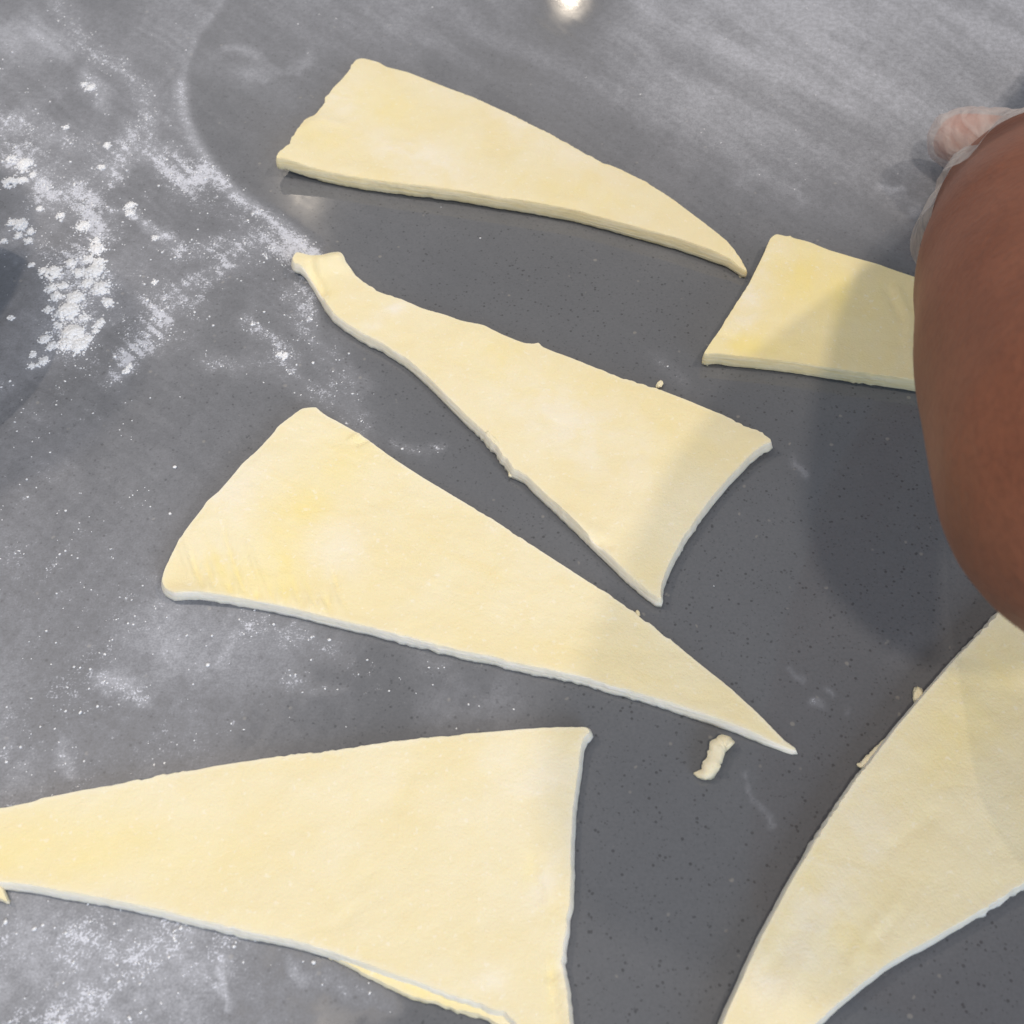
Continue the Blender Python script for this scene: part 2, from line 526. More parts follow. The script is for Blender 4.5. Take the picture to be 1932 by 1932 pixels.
# ------------------------------------------------------------------ countertop
def build_counter():
    def axis(a, b, fa, fb, step):
        core = np.arange(fa, fb + step / 2, step)
        pre = np.linspace(a, fa, 10)[:-1]; post = np.linspace(core[-1], b, 10)[1:]
        return np.concatenate([pre, core, post])
    xs = axis(-1.1, 0.41, -0.29, 0.29, 0.0008)
    ys = axis(-0.42, 0.95, -0.19, 0.35, 0.0008)
    nx, ny = len(xs), len(ys)
    X, Y = np.meshgrid(xs, ys)
    V = np.stack([X.ravel(), Y.ravel(), np.zeros(nx * ny)], 1)
    i = np.arange(nx * ny).reshape(ny, nx)
    F = np.stack([i[:-1, :-1], i[:-1, 1:], i[1:, 1:], i[1:, :-1]], -1).reshape(-1, 4)
    # slab sides and underside
    rim = np.concatenate([i[0, :], i[1:, -1], i[-1, -2::-1], i[-2:0:-1, 0]])
    low = V[rim] - np.array([0, 0, 0.04]); n0 = len(V)
    V = np.concatenate([V, low])
    k = np.arange(len(rim)); k2 = (k + 1) % len(rim)
    F2 = np.stack([rim[k2], rim[k], n0 + k, n0 + k2], 1)
    c = [n0, n0 + nx - 1, n0 + nx + ny - 2, n0 + 2 * nx + ny - 3]
    F = np.concatenate([F, F2, [[c[0], c[3], c[2], c[1]]]])
    me = mesh_np('countertop', V, F)
    px, py = to_px(V[:, 0], V[:, 1], 0.0)
    okm = (px > -400) & (px < 2400) & (py > -300) & (py < 2300) & (V[:, 1] > -0.2) & (V[:, 2] > -.01)
    film = np.zeros(len(V)); grain = np.zeros(len(V))
    f, g = flour_maps(px[okm], py[okm])
    film[okm] = f; grain[okm] = g
    add_attr(me, 'film', film); add_attr(me, 'grain', grain)
    return link('countertop', me, mat_counter(), kind='structure',
                label='grey speckled quartz countertop dusted with flour')


build_counter()


# ------------------------------------------------------------------ flour grains and clumps (one uncountable mass)
def ico(sub):
    bm = bmesh.new()
    bmesh.ops.create_icosphere(bm, subdivisions=sub, radius=1)
    v = np.array([p.co[:] for p in bm.verts]); f = np.array([[q.index for q in p.verts] for p in bm.faces])
    bm.free()
    return v, f


def build_flour():
    v1, f1 = ico(1); v2, f2 = ico(2)
    allv, allf, base = [], [], 0

    def blobs(pos, rad, flat, tv, tf, jit):
        nonlocal base
        n = len(pos)
        if n == 0: return
        ang = rng.uniform(0, 2 * np.pi, n); ca, sa = np.cos(ang), np.sin(ang)
        sx = rad * rng.uniform(0.75, 1.3, n); sy = rad * rng.uniform(0.7, 1.1, n); sz = rad * flat
        r = 1 + jit * rng.normal(0, 1, (n, len(tv)))
        p = tv[None] * r[..., None]
        x = p[..., 0] * sx[:, None]; y = p[..., 1] * sy[:, None]; z = p[..., 2] * sz[:, None]
        out = np.stack([x * ca[:, None] - y * sa[:, None] + pos[:, :1],
                        x * sa[:, None] + y * ca[:, None] + pos[:, 1:2], z + pos[:, 2:3]], -1)
        allv.append(out.reshape(-1, 3))
        allf.append((tf[None] + (base + np.arange(n) * len(tv))[:, None, None]).reshape(-1, 3))
        base += n * len(tv)

    # scattered grains following the dusted areas
    N = 420000
    x = rng.uniform(-.29, .29, N); y = rng.uniform(-.19, .35, N)
    px, py = to_px(x, y)
    ok = (px > -60) & (px < 1990) & (py > -60) & (py < 1990)
    x, y, px, py = x[ok], y[ok], px[ok], py[ok]
    _, g = flour_maps(px, py)
    cl = fbm(px / 13, py / 13, 91, 3)
    pr = np.clip(g, 0, 1) ** 1.7 * sstep(.42, .64, cl) * 0.65 + 0.00003
    keep = rng.uniform(0, 1, len(x)) < pr
    x, y = x[keep], y[keep]
    r = np.clip(rng.lognormal(math.log(0.00030), 0.38, len(x)), 0.00015, 0.0010)
    blobs(np.stack([x, y, r * 0.15], 1), r, 0.5, v1, f1, 0.16)
    # little pale crumbs seen singly
    sp = [(330, 882), (321, 970), (152, 1345), (560, 1535), (400, 1200)]
    P = np.array([pix(a, b)[:] for a, b in sp]); rr = np.array([.0007, .0006, .0006, .0006, .0004])
    P[:, 2] = rr * .4
    blobs(P, rr, 0.7, v2, f2, 0.10)
    for hx, hy, hr in HEAPS:
        c = pix(hx, hy)
        sc = (pix(hx + 1, hy) - c).length
        R = hr * sc * 0.90
        n = int(10 + hr * 3.2)
        a = rng.uniform(0, 2 * np.pi, n); q = np.sqrt(rng.uniform(0, 1, n)) * R
        ll = R * rng.uniform(0.16, 0.36, n) * (1.1 - 0.5 * q / R) + 0.0002
        pos = np.stack([c.x + np.cos(a) * q, c.y + np.sin(a) * q * 1.1, (1 - (q / R) ** 2) * R * 0.22], 1)
        blobs(pos, ll, 0.72, v2, f2, 0.07)
        n = int(12 + hr * 5)
        a = rng.uniform(0, 2 * np.pi, n); q = R * (0.7 + np.abs(rng.normal(0, 0.55, n)))
        pos = np.stack([c.x + np.cos(a) * q, c.y + np.sin(a) * q * 1.1, np.full(n, 0.0001)], 1)
        blobs(pos, np.clip(rng.lognormal(math.log(0.00036), 0.45, n), .00015, .0011), 0.55, v1, f1, 0.15)
    me = mesh_np('flour', np.concatenate(allv), np.concatenate(allf))
    return link('flour', me, mat_flour(), kind='stuff', cat='flour',
                label='white flour scattered in grains and small heaps on the countertop')


build_flour()


# ------------------------------------------------------------------ dough
def resample(pts, step):
    """even steps along every segment; the traced corners stay"""
    out = []
    for a, b in zip(pts, np.roll(pts, -1, 0)):
        n = max(1, int(round(np.hypot(*(b - a)) / step)))
        for k in range(n): out.append(a + (b - a) * k / n)
    return np.array(out)


def in_poly(P, poly):
    x, y = P[:, 0], P[:, 1]
    r = np.zeros(len(P), bool)
    x0, y0 = poly[:, 0], poly[:, 1]; x1, y1 = np.roll(x0, -1), np.roll(y0, -1)
    for a, b, c, d in zip(x0, y0, x1, y1):
        m = ((b > y) != (d > y))
        if d != b: r ^= m & (x < (c - a) * (y - b) / (d - b) + a)
    return r


def slab_mesh(name, outline, t, bulge=0.0010, foot=0.0, step=0.0011, inner=0.0017, rag=0.00022, seed=1, lift=None,
              wave=0.00042, relief=None, butter=None, dust=None, smooth=2, z0=-0.0002, thin=None):
    """rolled dough cut to an outline given in photo pixels of its upper edge"""
    pts = np.array([pix(a, b, t)[:2] for a, b in outline])
    pts = resample(pts, step)
    area = 0.5 * np.sum(pts[:, 0] * np.roll(pts[:, 1], -1) - np.roll(pts[:, 0], -1) * pts[:, 1])
    if area < 0: pts = pts[::-1]
    for _ in range(smooth):
        pts = 0.2 * np.roll(pts, 1, 0) + 0.6 * pts + 0.2 * np.roll(pts, -1, 0)
    tan = np.roll(pts, -1, 0) - np.roll(pts, 1, 0)
    tan /= np.linalg.norm(tan, axis=1)[:, None] + 1e-12
    nrm = np.stack([tan[:, 1], -tan[:, 0]], 1)
    s = np.arange(len(pts)) * step
    z_ = np.zeros_like(s)
    nz = lambda f, k: (vnoise(s * f, z_, seed * 13 + k) - .5) * 2
    torn = sstep(.45, .85, vnoise(s * 45, z_, seed * 7 + 3))
    pts = pts + nrm * (rag * (0.5 * nz(40, 1) + (0.15 + 0.8 * torn) * nz(420, 2) + (0.3 + 0.9 * torn) * nz(900, 3)))[:, None]
    n = len(pts)
    prof = [(-0.0028, 0.0), (foot * .6 - .0007, 0.08), (bulge * .85 + foot, 0.22), (bulge + foot * .75, 0.42),
            (bulge * .75 + foot * .42, 0.68), (bulge * .3 + foot * .12, 0.93)]
    rings, zs, sides = [], [], []
    for k, (o, zr) in enumerate(prof):
        wob = rag * (nz(330, 10 + k) * (0.3 + torn) + nz(900, 20 + k) * (0.3 + 0.9 * torn)) * (1.3 if k < 3 else 0.45)
        if k == 1: wob = wob + rag * (0.5 + 2.2 * torn) * nz(300, 31)
        rings.append(pts + nrm * (o + wob)[:, None])
        zs.append(np.full(n, zr * t) + (rag * 0.5 * nz(500, 40 + k) if k > 1 else 0))
        sides.append(np.full(n, [1, 1, 1, 1, 1, 0.9][k]))
    # top: constrained triangulation with inner points
    lo, hi = pts.min(0), pts.max(0)
    gx, gy = np.meshgrid(np.arange(lo[0], hi[0], inner), np.arange(lo[1], hi[1], inner * .87))
    gx[1::2] += inner / 2
    G = np.stack([gx.ravel(), gy.ravel()], 1) + rng.normal(0, inner * .1, (gx.size, 2))
    G = G[in_poly(G, pts)]
    dist = np.array([np.min(np.hypot(pts[:, 0] - a, pts[:, 1] - b)) for a, b in G]) if len(G) else np.zeros(0)
    k = dist > step * 0.9
    G, dist = G[k], dist[k]
    allp = np.concatenate([pts, G])
    vo, eo, fo, ov, oe, of = delaunay_2d_cdt([Vector(p) for p in allp], [(i, (i + 1) % n) for i in range(n)], [], 1, 1e-7)
    topxy = np.array([v[:] for v in vo])
    tri = np.array([f for f in fo if len(f) == 3], int)
    bidx = {}
    for i, o in enumerate(ov):
        for j in o:
            if j < n: bidx[j] = i
    bmap = np.array([bidx[j] for j in range(n)])
    dT = np.array([np.min(np.hypot(pts[:, 0] - a, pts[:, 1] - b)) for a, b in topxy])
    und = (fbm(topxy[:, 0] * 45, topxy[:, 1] * 45, seed, 3) - .5) * 2 * wave + \
          (fbm(topxy[:, 0] * 190, topxy[:, 1] * 190, seed + 5, 2) - .5) * 2 * wave * .3
    zt = t * (0.985 + 0.015 * (1 - np.exp(-dT / 0.0010))) + und * sstep(0, .004, dT)
    tpx, tpy = to_px(topxy[:, 0], topxy[:, 1], t)
    if relief: zt = zt + relief(tpx, tpy)
    V = [np.column_stack([topxy, zt])]; side = [np.where(dT < 1e-4, 0.35, 0.0)]
    nt = len(topxy); F = [tri]
    prev = bmap
    off = nt
    for k in range(len(prof) - 1, -1, -1):
        V.append(np.column_stack([rings[k], zs[k] + z0])); side.append(sides[k])
        cur = off + np.arange(n); off += n
        a, b = prev, np.roll(prev, -1); c, d = np.roll(cur, -1), cur
        F.append(np.stack([a, d, c], 1)); F.append(np.stack([a, c, b], 1))
        prev = cur
    # underside
    remap = np.full(nt, -1); remap[bmap] = prev
    rest = np.where(remap < 0)[0]
    remap[rest] = off + np.arange(len(rest))
    V.append(np.column_stack([topxy[rest], np.full(len(rest), z0)])); side.append(np.ones(len(rest)))
    F.append(remap[tri][:, ::-1])
    V = np.concatenate(V); F = np.concatenate(F); side = np.concatenate(side)
    px, py = to_px(V[:, 0], V[:, 1], t)
    if thin: V[:, 2] *= 1 - thin(px, py)
    if lift: V[:, 2] += lift(px, py)
    me = mesh_np(name, V, F)
    ev = np.zeros(len(me.edges) * 2, np.int32); me.edges.foreach_get('vertices', ev); ev = ev.reshape(-1, 2)
    onb = np.zeros(len(V), bool); onb[bmap] = True
    sa = me.attributes.get('sharp_edge') or me.attributes.new('sharp_edge', 'BOOLEAN', 'EDGE')
    nxt = {}
    for a, b in zip(bmap, np.roll(bmap, -1)): nxt[(min(a, b), max(a, b))] = 1
    sa.data.foreach_set('value', np.array([onb[a] and onb[b] and (min(a, b), max(a, b)) in nxt for a, b in ev], bool))
    add_attr(me, 'side', np.clip(side, 0, 1))
    add_attr(me, 'butter', np.clip(butter(px, py), 0, 1) if butter else np.zeros(len(V)))
    add_attr(me, 'dust', np.clip(dust(px, py), 0, 1) if dust else 0.25 * np.ones(len(V)))
    return me


def blob(px, py, cx, cy, rx, ry, rot=0.0):
    c, s = math.cos(math.radians(rot)), math.sin(math.radians(rot))
    x = (px - cx) * c + (py - cy) * s; y = -(px - cx) * s + (py - cy) * c
    return np.exp(-(x / rx) ** 2 - (y / ry) ** 2)


def sc(pts, ox, oy, k, ky=None):
    ky = ky or k
    return [(ox + x * k, oy + y * ky) for x, y in pts]


def ridges(px, py, lines):
    """creases: (polyline, half width px, height m)"""
    z = np.zeros_like(px)
    for poly, w, h in lines:
        z = z + h * np.exp(-(seg_dist(px, py, poly) / w) ** 2)
    return z


# --- long triangle at the far side, ragged short end
o1 = sc([(378, 60), (400, 58), (455, 72), (480, 88), (560, 108), (680, 155), (800, 200), (920, 255), (1060, 325), (1150, 375),
         (1250, 430), (1303, 446), (1312, 452), (1400, 495), (1500, 560), (1600, 635), (1690, 705), (1740, 755), (1767, 795),
         (1755, 790), (1700, 758), (1500, 690), (1300, 636), (1150, 597), (1000, 570), (850, 548), (740, 530), (650, 518), (500, 500),
         (400, 485), (280, 463), (180, 443), (120, 430), (93, 432), (100, 415), (118, 398), (140, 376), (146, 350), (168, 318), (190, 280),
         (212, 267), (226, 262), (247, 238), (264, 212), (262, 196), (276, 186), (290, 165), (325, 130), (345, 105), (362, 75)],
        473.5, 78.9, .531)
m1 = slab_mesh('dough_triangle', o1, 0.0072, bulge=0.0008, seed=3, smooth=1, thin=lambda x, y: .4 * blob(x, y, 1412, 502, 45, 40),
               lift=lambda x, y: 0.0032 * blob(x, y, 515, 300, 70, 60) + 0.0006 * blob(x, y, 880, 350, 200, 40),
               relief=lambda x, y: ridges(x, y, [([(560, 250), (600, 225), (650, 235)], 8, .0005), ([(980, 370), (1100, 385)], 14, .0004)]),
               butter=lambda x, y: .55 * blob(x, y, 720, 200, 90, 40, 20) + .45 * blob(x, y, 610, 262, 60, 30) + .35 * blob(x, y, 1050, 360, 130, 26, 12),
               dust=lambda x, y: .2 + .7 * blob(x, y, 790, 300, 110, 40, 20) + .5 * blob(x, y, 1000, 240, 200, 30, 28) + .5 * blob(x, y, 640, 180, 40, 60))
D1 = mat_dough('dough_far', tone=-0.6, streak=0.05, rot=0.5)
link('dough_triangle', m1, D1, cat='dough', group='cut dough pieces on the countertop',
     label='long dough triangle with a ragged notched short end, farthest from the brown forearm\'s elbow')

# --- triangle with the curled, stretched tip
o2 = sc([(80, 118), (93, 99), (150, 105), (185, 108), (205, 95), (230, 90), (255, 97), (280, 130), (310, 170), (350, 200), (400, 230),
         (480, 255), (560, 290), (640, 312), (700, 335), (780, 350), (850, 385), (930, 417), (968, 420), (985, 414), (1000, 432), (1050, 452),
         (1100, 470), (1200, 510), (1300, 550), (1440, 592), (1550, 635), (1680, 690), (1760, 735), (1810, 755), (1835, 780), (1842, 789),
         (1815, 797), (1765, 835), (1690, 910), (1630, 980), (1568, 1060), (1508, 1150), (1462, 1240), (1440, 1300), (1434, 1340), (1438, 1362),
         (1420, 1350), (1402, 1338), (1330, 1278), (1250, 1200), (1180, 1136), (1100, 1056), (1000, 962), (940, 902), (898, 880),
         (850, 822), (790, 748), (720, 684), (640, 604), (570, 534), (500, 474), (420, 424), (340, 380), (280, 345), (230, 306), (200, 266), (170, 216),
         (145, 176), (125, 152), (105, 140), (86, 138)], 513, 434, .5106)
m2 = slab_mesh('dough_triangle', o2, 0.0055, bulge=0.0009, seed=9, smooth=1, foot=0.0004,
               lift=lambda x, y: 0.0030 * blob(x, y, 560, 495, 34, 34) + 0.0012 * blob(x, y, 1445, 835, 60, 50),
               relief=lambda x, y: ridges(x, y, [([(606, 500), (640, 492)], 15, .0032), ([(586, 512), (606, 548)], 9, -.0026),
                                                ([(1035, 972), (1085, 1008), (1148, 1030)], 5, -.0014), ([(1050, 960), (1130, 1005)], 12, .0006)]),
               butter=lambda x, y: .5 * blob(x, y, 960, 690, 120, 40, 30) + .4 * blob(x, y, 600, 560, 40, 60) + .3 * blob(x, y, 1250, 800, 200, 80, 20),
               dust=lambda x, y: .2 + .9 * blob(x, y, 735, 585, 34, 12, -20) + .6 * blob(x, y, 700, 615, 20, 8) + .55 * blob(x, y, 1080, 800, 190, 70, 30))
tri2 = link('dough_triangle', m2, mat_dough('dough_curled', tone=0.6, rot=0.45), cat='dough', group='cut dough pieces on the countertop',
            label='dough triangle whose stretched narrow tip is curled up, its wide end cut straight')

# --- triangle with yellow butter streaks
o3 = sc([(450, 92), (490, 90), (510, 108), (560, 135), (604, 160), (640, 183), (700, 228), (780, 280), (880, 340), (980, 400), (1080, 465), (1180, 530),
         (1280, 595), (1380, 660), (1480, 735), (1580, 815), (1680, 895), (1780, 985), (1840, 1040), (1882, 1068), (1830, 1052), (1760, 1025),
         (1650, 985), (1500, 935), (1350, 892), (1250, 862), (1150, 842), (1050, 822), (1000, 806), (900, 788), (780, 756), (650, 723), (520, 693),
         (430, 670), (330, 650), (230, 634), (150, 625), (80, 626), (55, 612), (45, 590), (50, 565), (75, 510), (110, 450), (165, 380), (176, 362),
         (210, 335), (265, 270), (276, 254), (320, 215), (370, 160), (376, 148), (405, 125)], 276.2, 710.3, .6536)
_r3 = random.Random(5)
wr3 = [([(676, 838), (700, 825)], 4, -.0008), ([(660, 830), (690, 812)], 4, .0006)]
wr3b = []
for k in range(22):
    x = 372 + k * 13.5 + _r3.uniform(-4, 4)
    yb = 1112 + (x - 372) * 0.17
    ln = _r3.choice((22, 34, 48, 70, 105, 140)) * _r3.uniform(.8, 1.2)
    wr3b.append(((x - ln * .34, yb - ln), (x + 3, yb + 4), _r3.uniform(3.5, 6.5), (-1) ** k * _r3.uniform(.0004, .0010)))


def creases(px, py, lines):
    z = np.zeros_like(px)
    for (x0, y0), (x1, y1), w, h in lines:
        dx, dy = x1 - x0, y1 - y0
        t = np.clip(((px - x0) * dx + (py - y0) * dy) / (dx * dx + dy * dy), 0, 1)
        d = np.hypot(px - x0 - t * dx + 5 * np.sin(3 * t), py - y0 - t * dy)
        z = z + h * np.sin(np.pi * np.clip(t, 0.0, 1)) ** 1.3 * np.exp(-(d / w) ** 2)
    return z


m3 = slab_mesh('dough_triangle', o3, 0.0048, bulge=0.0006, seed=15, smooth=1, foot=0.0006, inner=0.0010, thin=lambda x, y: .55 * blob(x, y, 1505, 1410, 75, 60),
               relief=lambda x, y: ridges(x, y, wr3) + creases(x, y, wr3b) + .0008 * blob(x, y, 480, 980, 150, 130),
               lift=lambda x, y: 0.0016 * blob(x, y, 372, 1128, 60, 26),
               butter=lambda x, y: .55 * blob(x, y, 640, 890, 40, 120, 40) + .5 * blob(x, y, 545, 990, 60, 90, 30) + .6 * blob(x, y, 500, 1090, 110, 40)
               + .45 * np.clip(-creases(x, y, wr3b) / .0006, 0, 1) + .7 * blob(x, y, 540, 1090, 12, 40) + .7 * blob(x, y, 410, 1060, 10, 40, -25),
               dust=lambda x, y: .15 + .55 * blob(x, y, 430, 930, 60, 100, 40) + .5 * blob(x, y, 640, 1040, 60, 60) + .5 * blob(x, y, 900, 900, 200, 50, 35))
link('dough_triangle', m3, mat_dough('dough_buttery', tone=1.0, streak=0.12, rot=-1.1), cat='dough', group='cut dough pieces on the countertop',
     label='dough triangle with yellow butter streaks and wrinkles at its rounded wide end')

# --- piece reaching under the forearm
o4 = sc([(480, 880), (500, 870), (566, 884), (577, 876), (590, 890), (690, 915), (800, 960), (950, 1005), (1090, 1045), (1200, 1085), (1275, 1110),
         (1600, 1215), (2000, 1380), (2400, 1610), (2700, 1850), (2820, 1985), (2700, 1960), (2300, 1880), (1800, 1790), (1300, 1712),
         (900, 1655), (600, 1608), (300, 1575), (150, 1556), (80, 1562), (120, 1498), (180, 1415), (192, 1392), (230, 1330), (290, 1240), (345, 1150),
         (390, 1060), (430, 980), (462, 900)], 1302.2, 157.8, .326)
m4 = slab_mesh('dough_piece', o4, 0.0072, bulge=0.0006, seed=21, smooth=1,
               relief=lambda x, y: ridges(x, y, [([(1690, 545), (1712, 590), (1718, 690)], 6, .0008), ([(1676, 545), (1700, 600)], 7, -.0008),
                                                ([(1345, 628), (1395, 640)], 4, -.0005)]),
               butter=lambda x, y: .75 * blob(x, y, 1540, 540, 90, 50, 30) + .7 * blob(x, y, 1400, 650, 90, 22, 8) + .3,
               dust=lambda x, y: .1 + .6 * blob(x, y, 1440, 500, 34, 80, 25) + .5 * blob(x, y, 1410, 580, 30, 60, 28))
link('dough_piece', m4, mat_dough('dough_shaded', tone=-0.8, rot=0.3), cat='dough', group='cut dough pieces on the countertop',
     label='four-sided looking dough piece running beneath the brown forearm')

# --- big triangle with the split lower layer
o5 = sc([(-1180, 960), (-600, 800), (0, 683), (100, 665), (220, 634), (232, 626), (290, 615), (480, 578), (660, 548), (860, 508), (940, 490), (1120, 462), (1280, 432),
         (1440, 410), (1560, 390), (1700, 372), (1830, 362)], 0, 1302, .3268) + \
     sc([(330, 338), (480, 312), (640, 292), (800, 275), (1000, 255), (1200, 238), (1400, 222), (1550, 216), (1670, 222), (1706, 228), (1716, 248),
         (1680, 270), (1662, 320), (1652, 400), (1640, 500), (1625, 600), (1612, 700), (1606, 850), (1602, 950), (1606, 1050), (1602, 1150), (1594, 1250),
         (1582, 1330), (1574, 1400), (1562, 1480), (1552, 1545), (1562, 1640), (1578, 1720), (1588, 1800), (1598, 1927), (1600, 2060), (1590, 2150), (1500, 2100), (1340, 1995),
         (1270, 1900), (1235, 1862), (1150, 1835), (1000, 1780), (850, 1730), (700, 1672), (550, 1622), (400, 1566), (280, 1522), (150, 1482), (0, 1438)], 552.4, 1302, .3268) + \
     sc([(1500, 1405), (1300, 1355), (1100, 1310), (900, 1260), (720, 1222), (560, 1190), (420, 1165), (280, 1140), (150, 1115), (0, 1100), (-500, 1040), (-1150, 985)],
        0, 1302, .3268)
m5 = slab_mesh('dough_triangle', o5, 0.0045, bulge=0.0008, seed=27, smooth=1, foot=0.0007, inner=0.0018,
               relief=lambda x, y: ridges(x, y, [([(1040, 1830), (1052, 1932)], 5, -.0014), ([(1060, 1850), (1072, 1932)], 4, .0008), ([(628, 1750), (670, 1715)], 8, -.0004),
                                                ([(1000, 1620), (1015, 1690)], 10, -.0005), ([(1020, 1600), (1040, 1690)], 10, .0005)]),
               lift=lambda x, y: .0010 * blob(x, y, 1110, 1385, 40, 40),
               butter=lambda x, y: .75 * blob(x, y, 40, 1600, 170, 60) + .35 * blob(x, y, 300, 1600, 150, 60) + .5 * blob(x, y, 1004, 1640, 16, 40) + .6 * blob(x, y, 1040, 1860, 8, 60),
               dust=lambda x, y: .22 + .6 * blob(x, y, 1025, 1660, 26, 60, 20) + .45 * blob(x, y, 1000, 1480, 120, 80) + .6 * blob(x, y, 930, 1860, 80, 30, 20))
tri5 = link('dough_triangle', m5, mat_dough('dough_near', tone=1.0, rot=1.0), cat='dough', group='cut dough pieces on the countertop',
            label='largest smooth dough triangle, a split lower layer peeking out along one long edge')
o5b = sc([(120, 1500), (280, 1570), (380, 1618), (402, 1640), (460, 1664), (560, 1716), (660, 1764), (800, 1806), (1000, 1860), (1130, 1908), (1240, 1950), (1360, 2010),
          (1330, 1930), (1200, 1800), (900, 1690), (600, 1580), (300, 1470), (150, 1440)], 552.4, 1298, .3268)
m5b = slab_mesh('split_layer', o5b, 0.0024, bulge=0.0006, seed=33, smooth=1, rag=.0003, inner=.0014,
                butter=lambda x, y: .9 * sstep(600, 720, x) * sstep(960, 850, x), dust=lambda x, y: .3 + 0 * x)
link('split_layer', m5b, mat_dough('dough_layer', streak=.1, rot=-.4), parent=tri5)

# --- triangle running out under the elbow side
o6 = sc([(1500, -52), (1395, 70), (1322, 143), (1312, 142), (1308, 158), (1225, 245), (1160, 320), (1090, 400), (1040, 460), (960, 556), (880, 660), (790, 770), (720, 870), (650, 978), (590, 1070),
         (530, 1170), (460, 1290), (390, 1420), (330, 1530), (270, 1660), (210, 1790), (172, 1870), (150, 1932), (70, 2180), (20, 2400), (60, 2420), (200, 2260),
         (420, 2060), (570, 1934), (620, 1890), (700, 1822), (800, 1736), (900, 1656), (1000, 1594), (1080, 1552), (1200, 1484), (1350, 1398), (1480, 1312), (1545, 1275),
         (1700, 1190), (1920, 1080), (1900, 900), (1750, 500), (1600, 150)], 1302.2, 1144.3, .4076, .4085)
wr6 = [([(1700, 1700), (1640, 1760), (1600, 1830)], 12, .0006), ([(1720, 1690), (1650, 1780)], 8, -.0006), ([(1760, 1540), (1680, 1600)], 12, -.0005), ([(1590, 1780), (1600, 1840)], 8, -.0006),
       ([(1500, 1750), (1440, 1850)], 14, -.0005), ([(1540, 1760), (1480, 1900)], 14, .0005), ([(1420, 1860), (1450, 1932)], 10, .0006)]
m6 = slab_mesh('dough_triangle', o6, 0.0062, bulge=0.0007, seed=39, smooth=2, foot=0.0004, inner=0.0018, wave=.0005,
               relief=lambda x, y: 0.8 * ridges(x, y, wr6),
               butter=lambda x, y: .5 * blob(x, y, 1820, 1350, 60, 150, 30) + .4 * blob(x, y, 1480, 1700, 30, 120, 30) + .45 * blob(x, y, 1600, 1780, 40, 90, 30),
               dust=lambda x, y: .2 + .55 * blob(x, y, 1600, 1600, 60, 120, 35) + .6 * blob(x, y, 1520, 1780, 60, 100, 35) + .5 * blob(x, y, 1440, 1850, 30, 60))
tri6 = link('dough_triangle', m6, mat_dough('dough_mottled', tone=1.0, streak=.30, rot=-.55), cat='dough', group='cut dough pieces on the countertop',
            label='mottled dough triangle lying below the elbow with a thick white cut edge')


# ------------------------------------------------------------------ dough scraps and shreds
def tube_mesh(name, pts, rads, seg=10, sub=5, seed=0, flat=1.0, rag=0.12):
    """a rough strand of dough along world points"""
    P = [Vector(p) for p in pts]
    path, rr = [], []
    for i in range(len(P) - 1):
        p0, p1, p2, p3 = P[max(i - 1, 0)], P[i], P[i + 1], P[min(i + 2, len(P) - 1)]
        for k in range(sub):
            t = k / sub
            path.append(0.5 * ((2 * p1) + (p2 - p0) * t + (2 * p0 - 5 * p1 + 4 * p2 - p3) * t * t + (3 * p1 - p0 - 3 * p2 + p3) * t ** 3))
            rr.append(rads[i] * (1 - t) + rads[i + 1] * t)
    path.append(P[-1]); rr.append(rads[-1])
    V, F = [], []
    rnd = random.Random(seed)
    for i, p in enumerate(path):
        d = (path[min(i + 1, len(path) - 1)] - path[max(i - 1, 0)]).normalized()
        a = d.cross(Vector((0, 0, 1)))
        a = a.normalized() if a.length > 1e-6 else Vector((1, 0, 0))
        b = a.cross(d).normalized()
        for k in range(seg):
            th = 2 * math.pi * k / seg
            r = rr[i] * (1 + rnd.gauss(0, rag))
            cx, cz = math.cos(th), math.sin(th)
            # squarish section, like a knife trimming
            q = max(abs(cx), abs(cz)) ** 0.6
            V.append(p + (a * cx + b * cz * flat) * (r / q))
    n = len(path)
    for i in range(n - 1):
        for k in range(seg):
            F.append((i * seg + k, i * seg + (k + 1) % seg, (i + 1) * seg + (k + 1) % seg, (i + 1) * seg + k))
    V.append(path[0]); V.append(path[-1])
    c0, c1 = len(V) - 2, len(V) - 1
    for k in range(seg):
        F.append((c0, (k + 1) % seg, k)); F.append((c1, (n - 1) * seg + k, (n - 1) * seg + (k + 1) % seg))
    me = bpy.data.meshes.new(name)
    me.from_pydata([tuple(v) for v in V], [], F)
    for p in me.polygons: p.use_smooth = True
    up = np.array([v.co.z for v in me.vertices]); zm = up.max()
    add_attr(me, 'side', np.full(len(V), 0.75)); add_attr(me, 'butter', np.zeros(len(V))); add_attr(me, 'dust', np.zeros(len(V)))
    return me


DS = mat_dough('dough_scrap')
s7 = [pix(a, b, z) for a, b, z in ((1378, 1410, .0024), (1368, 1402, .0028), (1356, 1408, .0026), (1349, 1428, .0026), (1341, 1447, .0024), (1328, 1461, .0018), (1309, 1459, .0012))]
m7 = tube_mesh('dough_scrap', s7, [.0016, .0024, .0025, .0024, .0025, .0018, .0003], seed=14, flat=1.0, rag=.11, sub=4, seg=10)
link('dough_scrap', m7, DS, cat='dough scrap', group='dough scraps on the countertop',
     label='small curled strip of trimmed dough lying alone on the dark counter')


